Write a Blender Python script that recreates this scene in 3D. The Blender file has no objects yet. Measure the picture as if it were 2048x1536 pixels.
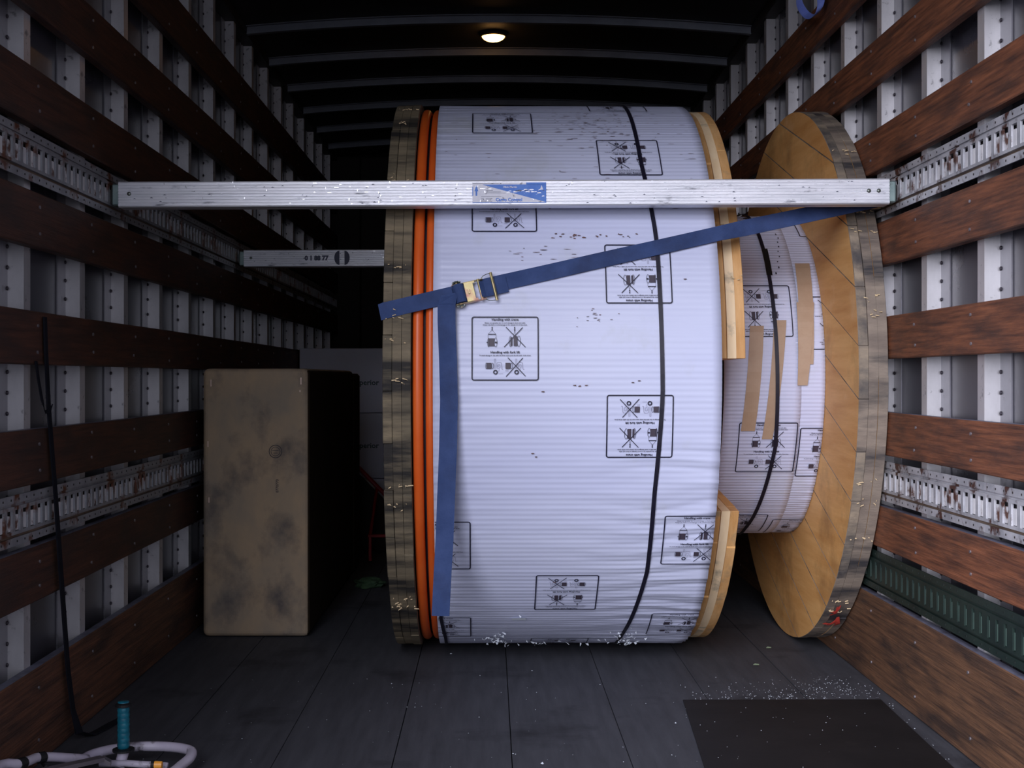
import bpy, bmesh, math, random
from mathutils import Vector, Matrix, noise
random.seed(7)
PI = math.pi
D2R = PI/180
scene = bpy.context.scene
COL = scene.collection

# ---------------------------------------------------------------- camera
CAMZ = 0.99
cam_d = bpy.data.cameras.new('camera')
cam = bpy.data.objects.new('camera', cam_d); COL.objects.link(cam)
cam.location = (0, 0, CAMZ); cam.rotation_euler = (PI/2, 0, 0)
cam_d.sensor_width = 36.0; cam_d.lens = 2550/2048*36
cam_d.shift_x = 44/2048; cam_d.shift_y = -13/2048
cam_d.clip_start = 0.05; cam_d.clip_end = 200
scene.camera = cam

# ---------------------------------------------------------------- sky, sun, exposure
w = bpy.data.worlds.new('overcast_sky'); scene.world = w; w.use_nodes = True
bg = w.node_tree.nodes['Background']
bg.inputs['Color'].default_value = (0.80, 0.83, 1.0, 1); bg.inputs['Strength'].default_value = 1.22
sun_d = bpy.data.lights.new('hazy_sun', 'SUN'); sun = bpy.data.objects.new('hazy_sun', sun_d); COL.objects.link(sun)
sun_d.energy = 5.2; sun_d.angle = 52*D2R; sun_d.color = (0.88, 0.88, 1.0)
sun.rotation_euler = Vector((0.54, 1.0, -0.44)).to_track_quat('-Z', 'Y').to_euler()
sun.location = (-3, -5, 6)
scene.view_settings.view_transform = 'Standard'
scene.view_settings.look = 'None'
scene.view_settings.gamma = 1.0
scene.view_settings.use_curve_mapping = False
scene.view_settings.exposure = 0.0

# ---------------------------------------------------------------- materials
def srgb(r, g, b):
    f = lambda c: (c/255/12.92) if c <= 10 else ((c/255+0.055)/1.055)**2.4
    return (f(r), f(g), f(b), 1)
def mat(name, c1, c2=None, rough=0.6, metal=0.0, scale=4.0, stretch=(1, 1, 1), lo=0.35, hi=0.65, bump=0.0, bscale=None,
        c3=None, scale3=3.0, lo3=0.55, hi3=0.7, stretch3=(1, 1, 1), rough3=None, detail=6, emit=None, estr=0, spec=0.5, coat=0, rvar=0.0):
    m = bpy.data.materials.new(name); m.use_nodes = True
    nt = m.node_tree; N = nt.nodes; L = nt.links
    b = N['Principled BSDF']
    b.inputs['Roughness'].default_value = rough; b.inputs['Metallic'].default_value = metal
    b.inputs['Base Color'].default_value = c1
    b.inputs['Specular IOR Level'].default_value = spec
    if coat: b.inputs['Coat Weight'].default_value = coat
    if emit:
        b.inputs['Emission Color'].default_value = emit; b.inputs['Emission Strength'].default_value = estr
    if c2 is None and not bump: return m
    tc = N.new('ShaderNodeTexCoord')
    def nz(sc, st, det):
        mp = N.new('ShaderNodeMapping'); mp.inputs['Scale'].default_value = st
        L.new(tc.outputs['Object'], mp.inputs['Vector'])
        n = N.new('ShaderNodeTexNoise'); n.inputs['Scale'].default_value = sc; n.inputs['Detail'].default_value = det
        n.inputs['Roughness'].default_value = 0.62
        L.new(mp.outputs[0], n.inputs['Vector']); return n
    n1 = nz(scale, stretch, detail)
    if c2 is not None:
        r1 = N.new('ShaderNodeValToRGB'); L.new(n1.outputs['Fac'], r1.inputs[0])
        r1.color_ramp.elements[0].position = lo; r1.color_ramp.elements[0].color = c1
        r1.color_ramp.elements[1].position = hi; r1.color_ramp.elements[1].color = c2
        out = r1.outputs[0]
        if c3 is not None:
            n3 = nz(scale3, stretch3, 8)
            mr = N.new('ShaderNodeMapRange'); L.new(n3.outputs['Fac'], mr.inputs[0])
            mr.inputs[1].default_value = lo3; mr.inputs[2].default_value = hi3
            mx = N.new('ShaderNodeMix'); mx.data_type = 'RGBA'
            L.new(mr.outputs[0], mx.inputs[0]); L.new(out, mx.inputs[6]); mx.inputs[7].default_value = c3
            out = mx.outputs[2]
            if metal > 0:
                mm = N.new('ShaderNodeMapRange'); L.new(mr.outputs[0], mm.inputs[0])
                mm.inputs[3].default_value = metal; mm.inputs[4].default_value = 0.0
                L.new(mm.outputs[0], b.inputs['Metallic'])
        L.new(out, b.inputs['Base Color'])
    if rvar:
        rr = N.new('ShaderNodeMapRange'); L.new(n1.outputs['Fac'], rr.inputs[0])
        rr.inputs[1].default_value = 0.3; rr.inputs[2].default_value = 0.7
        rr.inputs[3].default_value = rough-rvar; rr.inputs[4].default_value = rough+rvar
        L.new(rr.outputs[0], b.inputs['Roughness'])
    if bump:
        nb = nz(bscale or scale*2, stretch, 6)
        bp = N.new('ShaderNodeBump'); bp.inputs['Strength'].default_value = bump; bp.inputs['Distance'].default_value = 0.004
        L.new(nb.outputs['Fac'], bp.inputs['Height']); L.new(bp.outputs[0], b.inputs['Normal'])
    return m

M = {}
M['rail_wood'] = mat('rail_wood', srgb(74, 44, 32), srgb(158, 98, 66), rough=0.6, scale=30, stretch=(2.2, 0.16, 3.0), lo=0.30, hi=0.74, bump=0.6, c3=srgb(64, 46, 40), scale3=12, lo3=0.46, hi3=0.74, stretch3=(1, .35, 1.5), detail=9)
M['rail_wood_shaded'] = mat('rail_wood_shaded', srgb(46, 28, 22), srgb(96, 58, 41), rough=0.6, scale=30, stretch=(2.2, 0.16, 3.0), lo=0.3, hi=0.74, bump=0.5, c3=srgb(44, 34, 30), scale3=12, lo3=0.46, hi3=0.74, stretch3=(1, .4, 1))  # same rail wood, darkened: the left wall's dimmer light painted into the colour
M['kick_wood'] = mat('kick_wood', srgb(62, 44, 34), srgb(132, 94, 66), rough=0.62, scale=26, stretch=(2.5, 0.13, 3.2), lo=0.30, hi=0.72, bump=0.7, c3=srgb(44, 36, 34), scale3=9, lo3=0.46, hi3=0.72, stretch3=(1, .35, 1.6), detail=9)
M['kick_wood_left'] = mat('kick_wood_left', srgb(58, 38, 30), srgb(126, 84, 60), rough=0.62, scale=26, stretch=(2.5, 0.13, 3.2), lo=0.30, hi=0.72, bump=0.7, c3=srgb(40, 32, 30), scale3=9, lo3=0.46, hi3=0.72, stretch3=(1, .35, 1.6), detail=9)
M['rail_edge'] = mat('rail_edge', srgb(88, 88, 104), srgb(120, 122, 140), rough=0.55, scale=20)
M['screw'] = mat('screw', srgb(150, 145, 150), rough=0.35, metal=0.7)
M['post_metal'] = mat('post_metal', srgb(196, 194, 196), srgb(222, 220, 222), rough=0.36, metal=0.45, scale=7, stretch=(1, 1, .5), bump=0.08, c3=srgb(110, 108, 112), scale3=26, lo3=0.60, hi3=0.70, rvar=0.08)
M['flange_metal_shaded'] = mat('flange_metal_shaded', srgb(104, 103, 110), srgb(122, 121, 128), rough=0.3, metal=0.1, scale=7, c3=srgb(70, 68, 72), scale3=20, lo3=0.60, hi3=0.72)  # shade on the posts' near flange painted in as a darker grey
M['rivet'] = mat('rivet', srgb(70, 66, 74), rough=0.5, metal=0.5)
M['panel'] = mat('panel', srgb(62, 62, 70), srgb(78, 78, 86), rough=0.3, metal=0.0, scale=2.5, bump=0.03, c3=srgb(110, 110, 118), scale3=9, lo3=0.68, hi3=0.80, rvar=0.06)
M['track'] = mat('track', srgb(150, 152, 158), srgb(196, 196, 200), rough=0.45, metal=0.2, scale=9, c3=srgb(70, 42, 34), scale3=11, lo3=0.53, hi3=0.60, bump=0.15)
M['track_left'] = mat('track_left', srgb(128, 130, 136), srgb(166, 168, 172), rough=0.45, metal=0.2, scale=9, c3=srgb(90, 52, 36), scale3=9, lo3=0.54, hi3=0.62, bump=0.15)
M['track_bar'] = mat('track_bar', srgb(196, 196, 200), srgb(228, 226, 226), rough=0.45, scale=12, c3=srgb(92, 58, 44), scale3=13, lo3=0.54, hi3=0.60)
M['track_dark'] = mat('track_dark', srgb(24, 22, 24), srgb(44, 34, 32), rough=0.7, scale=12)
M['track_rust'] = mat('track_rust', srgb(96, 78, 64), srgb(130, 112, 96), rough=0.7, scale=8)
M['track_green'] = mat('track_green', srgb(26, 40, 37), srgb(36, 52, 46), rough=0.42, scale=8, bump=0.05)
M['track_green_bar'] = mat('track_green_bar', srgb(84, 108, 98), srgb(96, 120, 110), rough=0.4, scale=8)
M['track_green_dark'] = mat('track_green_dark', srgb(16, 24, 22), srgb(20, 30, 26), rough=0.5, scale=8)
M['floor_wood'] = mat('floor_wood', srgb(60, 61, 66), srgb(76, 77, 83), rough=0.72, scale=9, stretch=(3.5, 0.35, 1), lo=0.3, hi=0.72, bump=0.25, c3=srgb(36, 36, 40), scale3=2.2, lo3=0.56, hi3=0.72, spec=0.25)
M['floor_gap'] = mat('floor_gap', srgb(14, 14, 14), rough=0.9)
M['ceil'] = mat('ceil', srgb(30, 29, 30), srgb(38, 36, 37), rough=0.6, scale=3)
M['bow_metal'] = mat('bow_metal', srgb(108, 112, 122), srgb(126, 130, 140), rough=0.5, metal=0.3, scale=5)
M['front_wood'] = mat('front_wood', srgb(28, 22, 20), srgb(36, 28, 24), rough=0.7, scale=6, stretch=(1, 1, 3))
M['rubber'] = mat('rubber', srgb(15, 13, 14), srgb(25, 22, 23), rough=0.7, scale=5, c3=srgb(36, 32, 32), scale3=8, lo3=0.62, hi3=0.76, bump=0.2, spec=0.3)
M['tan_wood'] = mat('tan_wood', srgb(214, 158, 90), srgb(236, 188, 120), rough=0.62, scale=10, stretch=(2, .25, 2.5), lo=0.3, hi=0.7, bump=0.2, c3=srgb(150, 108, 64), scale3=3, lo3=0.52, hi3=0.78)
M['tan_wood_b'] = mat('tan_wood_b', srgb(204, 146, 80), srgb(230, 178, 112), rough=0.62, scale=10, stretch=(2, .25, 2.5), lo=0.3, hi=0.7, bump=0.2, c3=srgb(232, 196, 150), scale3=4, lo3=0.56, hi3=0.8)
M['pale_ply'] = mat('pale_ply', srgb(240, 210, 166), srgb(248, 222, 182), rough=0.65, scale=16, stretch=(3, 1, .4), bump=0.15, c3=srgb(150, 140, 120), scale3=7, lo3=0.55, hi3=0.68)
M['tan_rim'] = mat('tan_rim', srgb(204, 152, 92), srgb(226, 178, 120), rough=0.65, scale=12, stretch=(3, 1, .5), bump=0.2, c3=srgb(140, 128, 104), scale3=6, lo3=0.54, hi3=0.70)
M['grey_rim'] = mat('grey_rim', srgb(116, 104, 94), srgb(152, 138, 122), rough=0.75, scale=7, stretch=(.6, 2, 2), bump=0.9, bscale=16, c3=srgb(56, 54, 56), scale3=8, lo3=0.47, hi3=0.64, stretch3=(.2, 1.3, 1.3))
M['grey_rim_b'] = mat('grey_rim_b', srgb(100, 94, 88), srgb(164, 148, 126), rough=0.75, scale=8, stretch=(.6, 2, 2), bump=0.9, bscale=18, c3=srgb(74, 70, 70), scale3=6, lo3=0.46, hi3=0.66)
M['old_rim'] = mat('old_rim', srgb(92, 84, 68), srgb(128, 116, 92), rough=0.8, scale=7, stretch=(.6, 2, 2), bump=1.0, bscale=15, c3=srgb(34, 32, 30), scale3=9, lo3=0.47, hi3=0.62, stretch3=(.15, 1.3, 1.3))
M['old_rim_b'] = mat('old_rim_b', srgb(104, 94, 76), srgb(140, 126, 100), rough=0.8, scale=7, stretch=(.6, 2, 2), bump=1.0, bscale=15, c3=srgb(40, 37, 34), scale3=9, lo3=0.47, hi3=0.62, stretch3=(.15, 1.3, 1.3))
M['splinter'] = mat('splinter', srgb(196, 172, 132), srgb(214, 190, 150), rough=0.7, scale=20)
M['wrap'] = mat('wrap', srgb(204, 209, 236), srgb(212, 217, 240), rough=0.36, scale=2.0, stretch=(.4, 1, 1), c3=srgb(196, 200, 210), scale3=2.4, lo3=0.58, hi3=0.75, spec=0.45)
M['wrap_dirt'] = mat('wrap_dirt', srgb(70, 64, 70), srgb(120, 88, 80), rough=0.7, scale=30)
M['ink'] = mat('ink', srgb(30, 30, 52), rough=0.5)
M['ink_grey'] = mat('ink_grey', srgb(120, 118, 140), rough=0.5)
M['ink_drum'] = mat('ink_drum', srgb(70, 62, 74), rough=0.5)
M['orange'] = mat('orange', srgb(222, 92, 30), srgb(228, 102, 38), rough=0.38, scale=8)
M['drum_dark'] = mat('drum_dark', srgb(44, 36, 44), rough=0.7)
M['black_band'] = mat('black_band', srgb(26, 24, 40), rough=0.45)
M['strap_blue'] = mat('strap_blue', srgb(52, 70, 112), srgb(64, 82, 126), rough=0.75, scale=16, stretch=(1, 1, 1), bump=0.25, bscale=220, c3=srgb(48, 58, 88), scale3=6, lo3=0.5, hi3=0.8, spec=0.2)
M['strap_pale'] = mat('strap_pale', srgb(110, 130, 214), srgb(130, 150, 226), rough=0.75, scale=16, bump=0.2, bscale=200)
M['strap_black'] = mat('strap_black', srgb(24, 25, 32), srgb(30, 31, 38), rough=0.9, scale=16, spec=0.1)
M['gold'] = mat('gold', srgb(190, 176, 124), srgb(214, 196, 150), rough=0.3, metal=0.8, scale=30, c3=srgb(206, 150, 130), scale3=16, lo3=0.5, hi3=0.62)
M['gear'] = mat('gear', srgb(120, 126, 120), rough=0.35, metal=0.85)
M['alu'] = mat('alu', srgb(214, 216, 222), srgb(244, 244, 248), rough=0.38, metal=0.4, scale=9, stretch=(.5, 3, 5), lo=0.32, hi=0.7, bump=0.3, bscale=40, c3=srgb(120, 122, 132), scale3=22, lo3=0.60, hi3=0.72, stretch3=(.5, 1, 2), rvar=0.1)
M['alu_scuff'] = mat('alu_scuff', srgb(244, 246, 250), rough=0.25, metal=0.5)
M['shoe'] = mat('shoe', srgb(120, 140, 138), srgb(150, 168, 164), rough=0.45, metal=0.6, scale=12, c3=srgb(60, 62, 60), scale3=14, lo3=.55, hi3=.66)
M['sticker'] = mat('sticker', srgb(216, 218, 230), srgb(232, 232, 240), rough=0.5, scale=30, c3=srgb(150, 150, 160), scale3=30, lo3=0.58, hi3=0.62)
M['sticker_blue'] = mat('sticker_blue', srgb(62, 116, 206), srgb(84, 134, 214), rough=0.5, scale=30, c3=srgb(190, 196, 214), scale3=34, lo3=0.62, hi3=0.66)
M['mark'] = mat('mark', srgb(84, 88, 108), rough=0.6)
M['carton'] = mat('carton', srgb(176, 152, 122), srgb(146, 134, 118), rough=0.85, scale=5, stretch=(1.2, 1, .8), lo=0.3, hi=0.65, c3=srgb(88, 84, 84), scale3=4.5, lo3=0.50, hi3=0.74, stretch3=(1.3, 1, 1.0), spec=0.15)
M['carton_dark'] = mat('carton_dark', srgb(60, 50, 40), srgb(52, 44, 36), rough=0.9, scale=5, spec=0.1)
M['carton_ink'] = mat('carton_ink', srgb(66, 62, 64), rough=0.8)
M['staple'] = mat('staple', srgb(230, 205, 190), rough=0.4, metal=0.2)
M['white_box'] = mat('white_box', srgb(226, 230, 250), srgb(234, 238, 252), rough=0.6, scale=3)
M['box_ink'] = mat('box_ink', srgb(60, 96, 108), rough=0.6)
M['box_black'] = mat('box_black', srgb(18, 18, 20), rough=0.8)
M['tape'] = mat('tape', srgb(176, 148, 122), srgb(186, 160, 134), rough=0.4, scale=10, c3=srgb(160, 126, 98), scale3=5)
M['white_tube'] = mat('white_tube', srgb(176, 168, 186), srgb(196, 190, 204), rough=0.35, scale=9, c3=srgb(96, 88, 92), scale3=16, lo3=0.60, hi3=0.68)
M['teal'] = mat('teal', srgb(12, 78, 98), srgb(24, 110, 128), rough=0.35, scale=60)
M['black_rubber'] = mat('black_rubber', srgb(16, 17, 20), rough=0.6)
M['grey_steel'] = mat('grey_steel', srgb(110, 104, 112), srgb(130, 122, 126), rough=0.45, metal=0.5, scale=9)
M['orange_cap'] = mat('orange_cap', srgb(255, 176, 70), rough=0.35)
M['red_steel'] = mat('red_steel', srgb(150, 26, 34), rough=0.5)
M['dark_panel'] = mat('dark_panel', srgb(30, 18, 20), rough=0.8)
M['green_rag'] = mat('green_rag', srgb(62, 92, 60), srgb(44, 66, 46), rough=0.9, scale=20)
M['red_rag'] = mat('red_rag', srgb(150, 42, 36), srgb(176, 58, 46), rough=0.6, scale=20)
M['foam'] = mat('foam', srgb(206, 214, 222), rough=0.8)
M['straw'] = mat('straw', srgb(122, 138, 112), rough=0.8)
M['asphalt'] = mat('asphalt', srgb(96, 96, 98), srgb(112, 112, 114), rough=0.9, scale=4)
M['lamp_lens'] = mat('lamp_lens', srgb(255, 190, 110), rough=0.3, emit=(1.0, 0.50, 0.13, 1), estr=9)
M['lamp_housing'] = mat('lamp_housing', srgb(30, 28, 28), rough=0.6)

# ---------------------------------------------------------------- mesh helpers
class MB:
    def __init__(s): s.v = []; s.f = []; s.m = []
    def add(s, vs, fs, mi=0):
        o = len(s.v); s.v += [tuple(v) for v in vs]; s.f += [tuple(i+o for i in f) for f in fs]; s.m += [mi]*len(fs)
    def box(s, x0, x1, y0, y1, z0, z1, mi=0, c=0.0):
        if c <= 0:
            vs = [(x, y, z) for x in (x0, x1) for y in (y0, y1) for z in (z0, z1)]
            fs = [(0, 1, 3, 2), (4, 6, 7, 5), (0, 4, 5, 1), (2, 3, 7, 6), (0, 2, 6, 4), (1, 5, 7, 3)]
            s.add(vs, fs, mi); return
        b = bmesh.new(); bmesh.ops.create_cube(b, size=1)
        for v in b.verts: v.co = Vector(((x0+x1)/2+v.co.x*(x1-x0), (y0+y1)/2+v.co.y*(y1-y0), (z0+z1)/2+v.co.z*(z1-z0)))
        bmesh.ops.bevel(b, geom=list(b.edges), offset=c, segments=1, affect='EDGES', profile=0.5)
        b.verts.index_update(); s.add([v.co for v in b.verts], [[v.index for v in f.verts] for f in b.faces], mi); b.free()
    def tube(s, pts, r, n=12, mi=0, caps=True, closed=False):
        pts = [Vector(p) for p in pts]; rings = []; up = None; L = len(pts)
        rs = r if isinstance(r, (list, tuple)) else [r]*L
        for i, p in enumerate(pts):
            if closed: t = (pts[(i+1) % L]-pts[i-1]).normalized()
            else: t = (pts[min(i+1, L-1)]-pts[max(i-1, 0)]).normalized()
            if up is None: up = Vector((0, 0, 1)) if abs(t.z) < 0.9 else Vector((1, 0, 0))
            a = (up-t*up.dot(t)).normalized(); b2 = t.cross(a); up = a
            rings.append([p+(a*math.cos(2*PI*k/n)+b2*math.sin(2*PI*k/n))*rs[i] for k in range(n)])
        vs = [v for rg in rings for v in rg]; fs = []
        for i in range(L if closed else L-1):
            j = (i+1) % L
            for k in range(n): fs.append((i*n+k, i*n+(k+1) % n, j*n+(k+1) % n, j*n+k))
        if caps and not closed: fs += [tuple(range(n-1, -1, -1)), tuple((L-1)*n+k for k in range(n))]
        s.add(vs, fs, mi)
    def ribbon(s, cs, ws, hw, th=0.002, mi=0, ns=None):
        """flat strap: centres cs, width unit vectors ws, half width hw, thickness th"""
        cs = [Vector(c) for c in cs]; ws = [Vector(x).normalized() for x in ws]; L = len(cs); vs = []
        for i in range(L):
            t = (cs[min(i+1, L-1)]-cs[max(i-1, 0)]).normalized(); n = t.cross(ws[i]).normalized()
            h = hw[i] if isinstance(hw, (list, tuple)) else hw
            vs += [cs[i]-ws[i]*h+n*th/2, cs[i]+ws[i]*h+n*th/2, cs[i]+ws[i]*h-n*th/2, cs[i]-ws[i]*h-n*th/2]
        fs = []
        for i in range(L-1):
            for k in range(4): fs.append((i*4+k, i*4+(k+1) % 4, i*4+4+(k+1) % 4, i*4+4+k))
        fs += [(3, 2, 1, 0), (L*4-4, L*4-3, L*4-2, L*4-1)]
        s.add(vs, fs, mi)
    def lathe(s, prof, axis='x', n=48, centre=(0, 0, 0), mi=0, closed=False):
        """prof: (along, radius)"""
        vs = []
        for (a, r) in prof:
            for k in range(n):
                c, q = r*math.cos(2*PI*k/n), r*math.sin(2*PI*k/n)
                vs.append((centre[0]+a, centre[1]+c, centre[2]+q) if axis == 'x' else (centre[0]+c, centre[1]+q, centre[2]+a))
        fs = []; L = len(prof)
        for i in range(L if closed else L-1):
            j = (i+1) % L
            for k in range(n): fs.append((i*n+k, j*n+k, j*n+(k+1) % n, i*n+(k+1) % n))
        if not closed:
            fs += [tuple(range(n)), tuple((L-1)*n+k for k in range(n-1, -1, -1))]
        s.add(vs, fs, mi)
    def prism(s, poly, x0, x1, mi=0, rim=None, isrim=None):
        """poly in (y,z), extruded along x"""
        n = len(poly)
        vs = [(x0, p[0], p[1]) for p in poly]+[(x1, p[0], p[1]) for p in poly]
        o = len(s.v); s.v += vs
        s.f.append(tuple(o+i for i in range(n))); s.m.append(mi)
        s.f.append(tuple(o+n+i for i in range(n-1, -1, -1))); s.m.append(mi)
        for i in range(n):
            j = (i+1) % n
            s.f.append((o+i, o+n+i, o+n+j, o+j)); s.m.append(rim if (rim is not None and isrim(poly[i], poly[j])) else mi)
    def mesh(s, name, mats, smooth=False):
        me = bpy.data.meshes.new(name); me.from_pydata([tuple(v) for v in s.v], [], s.f)
        for mm in mats: me.materials.append(mm)
        me.polygons.foreach_set('material_index', s.m)
        b = bmesh.new(); b.from_mesh(me); bmesh.ops.recalc_face_normals(b, faces=list(b.faces)); b.to_mesh(me); b.free()
        if smooth: me.polygons.foreach_set('use_smooth', [True]*len(me.polygons))
        me.update(); return me
    def build(s, name, mats, parent=None, loc=(0, 0, 0), smooth=False):
        if not isinstance(mats, (list, tuple)): mats = [mats]
        return link(name, s.mesh(name, mats, smooth), parent, loc)
def link(name, me, parent=None, loc=(0, 0, 0)):
    o = bpy.data.objects.new(name, me); COL.objects.link(o); o.location = loc
    if parent: o.parent = parent
    return o
def thing(name, label, cat, loc=(0, 0, 0), rz=0, group=None):
    o = bpy.data.objects.new(name, None); COL.objects.link(o); o.location = loc; o.rotation_euler = (0, 0, rz)
    o.empty_display_size = .05; tag(o, label, cat, group); return o
def tag(o, label, cat, group=None):
    o['label'] = label; o['category'] = cat
    if group: o['group'] = group
    return o
def struct(o): o['kind'] = 'structure'; return o
def stuff(o): o['kind'] = 'stuff'; return o
def bevel(o, wd, seg=2, mi=-1):
    b = o.modifiers.new('bevel', 'BEVEL'); b.material = mi; b.width = wd; b.segments = seg; b.limit_method = 'ANGLE'; b.angle_limit = 0.7
    return o
def flip(me):
    return me

# ---------------------------------------------------------------- the truck box
Y0, Y1 = 1.30, 9.70
XL, XR = -1.155, 1.24          # inner faces of the slats
ZC = CAMZ
CEIL_MID, CEIL_SIDE = ZC+1.735, ZC+1.675

# ground outside the open rear door
g = MB(); g.box(-16, 16, -22, 14, -1.45, -1.25)
gr = struct(g.build('ground', M['asphalt']))

# floor: sub-floor plus long boards
f = MB(); f.box(XL-.1, XR+.11, Y0, Y1+.05, -0.10, -0.022)
floor = struct(f.build('floor', M['floor_gap']))
edges = [XL-.012]+[.057+.307*k for k in range(-3, 4)]+[XR+.012]
for i in range(len(edges)-1):
    b = MB(); dz = random.uniform(-.0012, .0012)
    b.box(edges[i]+.0011, edges[i+1]-.0011, Y0, Y1, -0.024, dz, c=.001)
    b.build('plank', M['floor_wood'], floor)

def rail_mesh(x0, x1, z0, z1, mats, wob):
    """one long horizontal board with slightly uneven edges, front face at x0 or x1"""
    n = 40; vs = []; s = MB()
    for i in range(n+1):
        y = Y0+(Y1-.03-Y0)*i/n
        a = noise.noise(Vector((y*1.3, z0*9, wob)))*.0025; b2 = noise.noise(Vector((y*1.1, z1*9, wob+4)))*.0025
        cx = .003
        vs += [(x0, y, z0+cx+a), (x0, y, z1-cx+b2), (x0+cx*(1 if x1 > x0 else -1), y, z1+b2), (x1, y, z1+b2), (x1, y, z0+a), (x0+cx*(1 if x1 > x0 else -1), y, z0+a)]
    fs = []; ms = []
    for i in range(n):
        for k in range(6):
            fs.append((i*6+k, i*6+(k+1) % 6, i*6+6+(k+1) % 6, i*6+6+k)); ms.append(1 if k == 2 else 0)
    fs += [tuple(range(6)), tuple(n*6+k for k in range(5, -1, -1))]; ms += [0, 0]
    s.v = vs; s.f = fs; s.m = ms
    return s

def screws(parent, x, s, zs, ys):
    b = MB()
    for y in ys:
        for z in zs:
            dy, dz = random.uniform(-.012, .012), random.uniform(-.008, .008)
            b.lathe([(-s*.001, .0045), (s*.002, .0045), (s*.002, .0025)], n=8, centre=(x-s*.002, y+dy, z+dz))
    stuff(b.build('screw_heads', M['screw'], parent))

def track_mesh(s, L, H=.128, mats=None, sw=.0165, b0=-.002, b1=.0135):
    """logistics track: s=+1 opens towards -x (right wall), s=-1 towards +x.  x=0 is the face, depth goes into the wall"""
    b = MB()
    def bx(d0, d1, y0, y1, z0, z1, mi): b.box(min(s*d0, s*d1), max(s*d0, s*d1), y0, y1, z0, z1, mi)
    bx(.000, .004, 0, L, 0, .020, 0); bx(.000, .004, 0, L, H-.020, H, 0)
    bx(.004, .016, 0, L, .016, .020, 3); bx(.004, .016, 0, L, H-.020, H-.016, 3)
    bx(.007, .010, 0, L, .020, .028, 3); bx(.005, .010, 0, L, H-.027, H-.020, 0)
    bx(-.002, .010, 0, L, .028, .036, 0); bx(-.002, .010, 0, L, H-.036, H-.027, 0)
    bx(.0165, .018, 0, L, .016, H-.016, 2)
    p = .0508; n = int(L/p)
    for i in range(n):
        y = (i+.5)*L/n
        bx(-.002, .004, y+sw, y+L/n-sw, .036, H-.036, 0)
        bx(.002, .012, y+b0, y+b1, .038, H-.048, 1)
        # small fastener marks on the lips
        bx(-.0012, .0005, y-.002, y+.002, .008, .013, 2); bx(-.0012, .0005, y+.010, y+.014, H-.013, H-.008, 2)
    return b.mesh('cargo_track', mats)

def side_wall(name, s, xf, rails, tracks, kick_top, ypost0, dpost, wood, kick, trackm):
    """s=+1 right wall, s=-1 left wall"""
    xp = xf+s*.028; xw = xp+s*.045
    b = MB(); b.box(min(xw, xw+s*.02), max(xw, xw+s*.02), Y0, Y1, -.02, CEIL_SIDE+.06)
    wall = struct(b.build(name, M['panel']))
    # hat shaped posts
    pm = MB(); h0, h1 = 0.0, ZC+1.65
    def px(a, c): return (min(xp+s*a, xp+s*c), max(xp+s*a, xp+s*c))
    a, c = px(0, .003); pm.box(a, c, 0, .046, h0, h1)                # face
    a, c = px(.003, .045); pm.box(a, c, 0, .003, h0, h1)             # web towards the door
    a, c = px(.003, .045); pm.box(a, c, .043, .046, h0, h1)          # far web
    a, c = px(.041, .0445); pm.box(a, c, -.070, 0, h0, h1, 1)            # near flange
    a, c = px(.041, .0445); pm.box(a, c, .046, .075, h0, h1)          # far flange
    pme = pm.mesh('post', [M['post_metal'], M['flange_metal_shaded']])
    rv = MB(); z = .05
    while z < h1-.02:
        rv.lathe([(0, .0055), (-s*.003, .005), (-s*.0045, .002)], n=8, centre=(xp+s*.041, -.006, z)); z += .053
    rme = rv.mesh('rivets', [M['rivet']], True)
    ys = []
    k = -4
    while True:
        y = ypost0+dpost*k; k += 1
        if y < Y0+.1: continue
        if y > Y1-.1: break
        ys.append(y)
        o = link('post', pme, wall, (0, y, 0)); stuff(link('rivets', rme, o))
    # slatted rails
    for i, (z0, z1) in enumerate(rails):
        r = rail_mesh(xf, xf+s*.028, ZC+z0, ZC+z1, None, i*3.1+s)
        o = r.build('plank', [wood, M['rail_edge']], wall)
        screws(o, xf, s, (ZC+z0+.035, ZC+z1-.035), [y+.023 for y in ys])
    r = rail_mesh(xf, xf+s*.028, .001, ZC+kick_top, None, 50+s)
    o = r.build('plank', [kick, M['rail_edge']], wall); screws(o, xf, s, (.06, ZC+kick_top-.06), [y+.023 for y in ys])
    # logistics tracks in lengths
    segs = 3; Ls = (Y1-.04-Y0)/segs
    for (z0, H, mats) in tracks:
        me = track_mesh(s, Ls-.003, H, mats, *((.0085, .001, .0075) if mats is TG else ()))
        for q in range(segs): link('cargo_track', me, wall, (xf+s*.006, Y0+q*Ls, ZC+z0))
    # dark roof side rail
    b = MB(); b.box(min(xf+s*.008, xw), max(xf+s*.008, xw), Y0, Y1, ZC+1.645, ZC+1.74, c=.004)
    b.build('roof_rail', M['ceil'], wall)
    return wall
TM = [M['track'], M['track_bar'], M['track_dark'], M['track_rust']]
TL = [M['track_left'], M['track_bar'], M['track_dark'], M['track_rust']]
TG = [M['track_green'], M['track_green_bar'], M['track_green_dark'], M['track_green']]
wr = side_wall('wall_right', 1, XR, [(.058, .192), (-.244, -.110), (-.542, -.407), (.355, .495), (.664, .80), (.953, 1.088), (1.27, 1.41)],
               [(.513, .126, TM), (-.390, .126, TM), (-.687, .128, TG)], -.706, 3.270, .430, M['rail_wood'], M['kick_wood'], None)
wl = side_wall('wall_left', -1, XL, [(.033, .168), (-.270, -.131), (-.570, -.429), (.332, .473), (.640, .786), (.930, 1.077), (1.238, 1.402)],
               [(.497, .126, TL), (-.412, .124, TL)], -.741, 3.235, .442, M['rail_wood_shaded'], M['kick_wood_left'], None)

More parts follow.
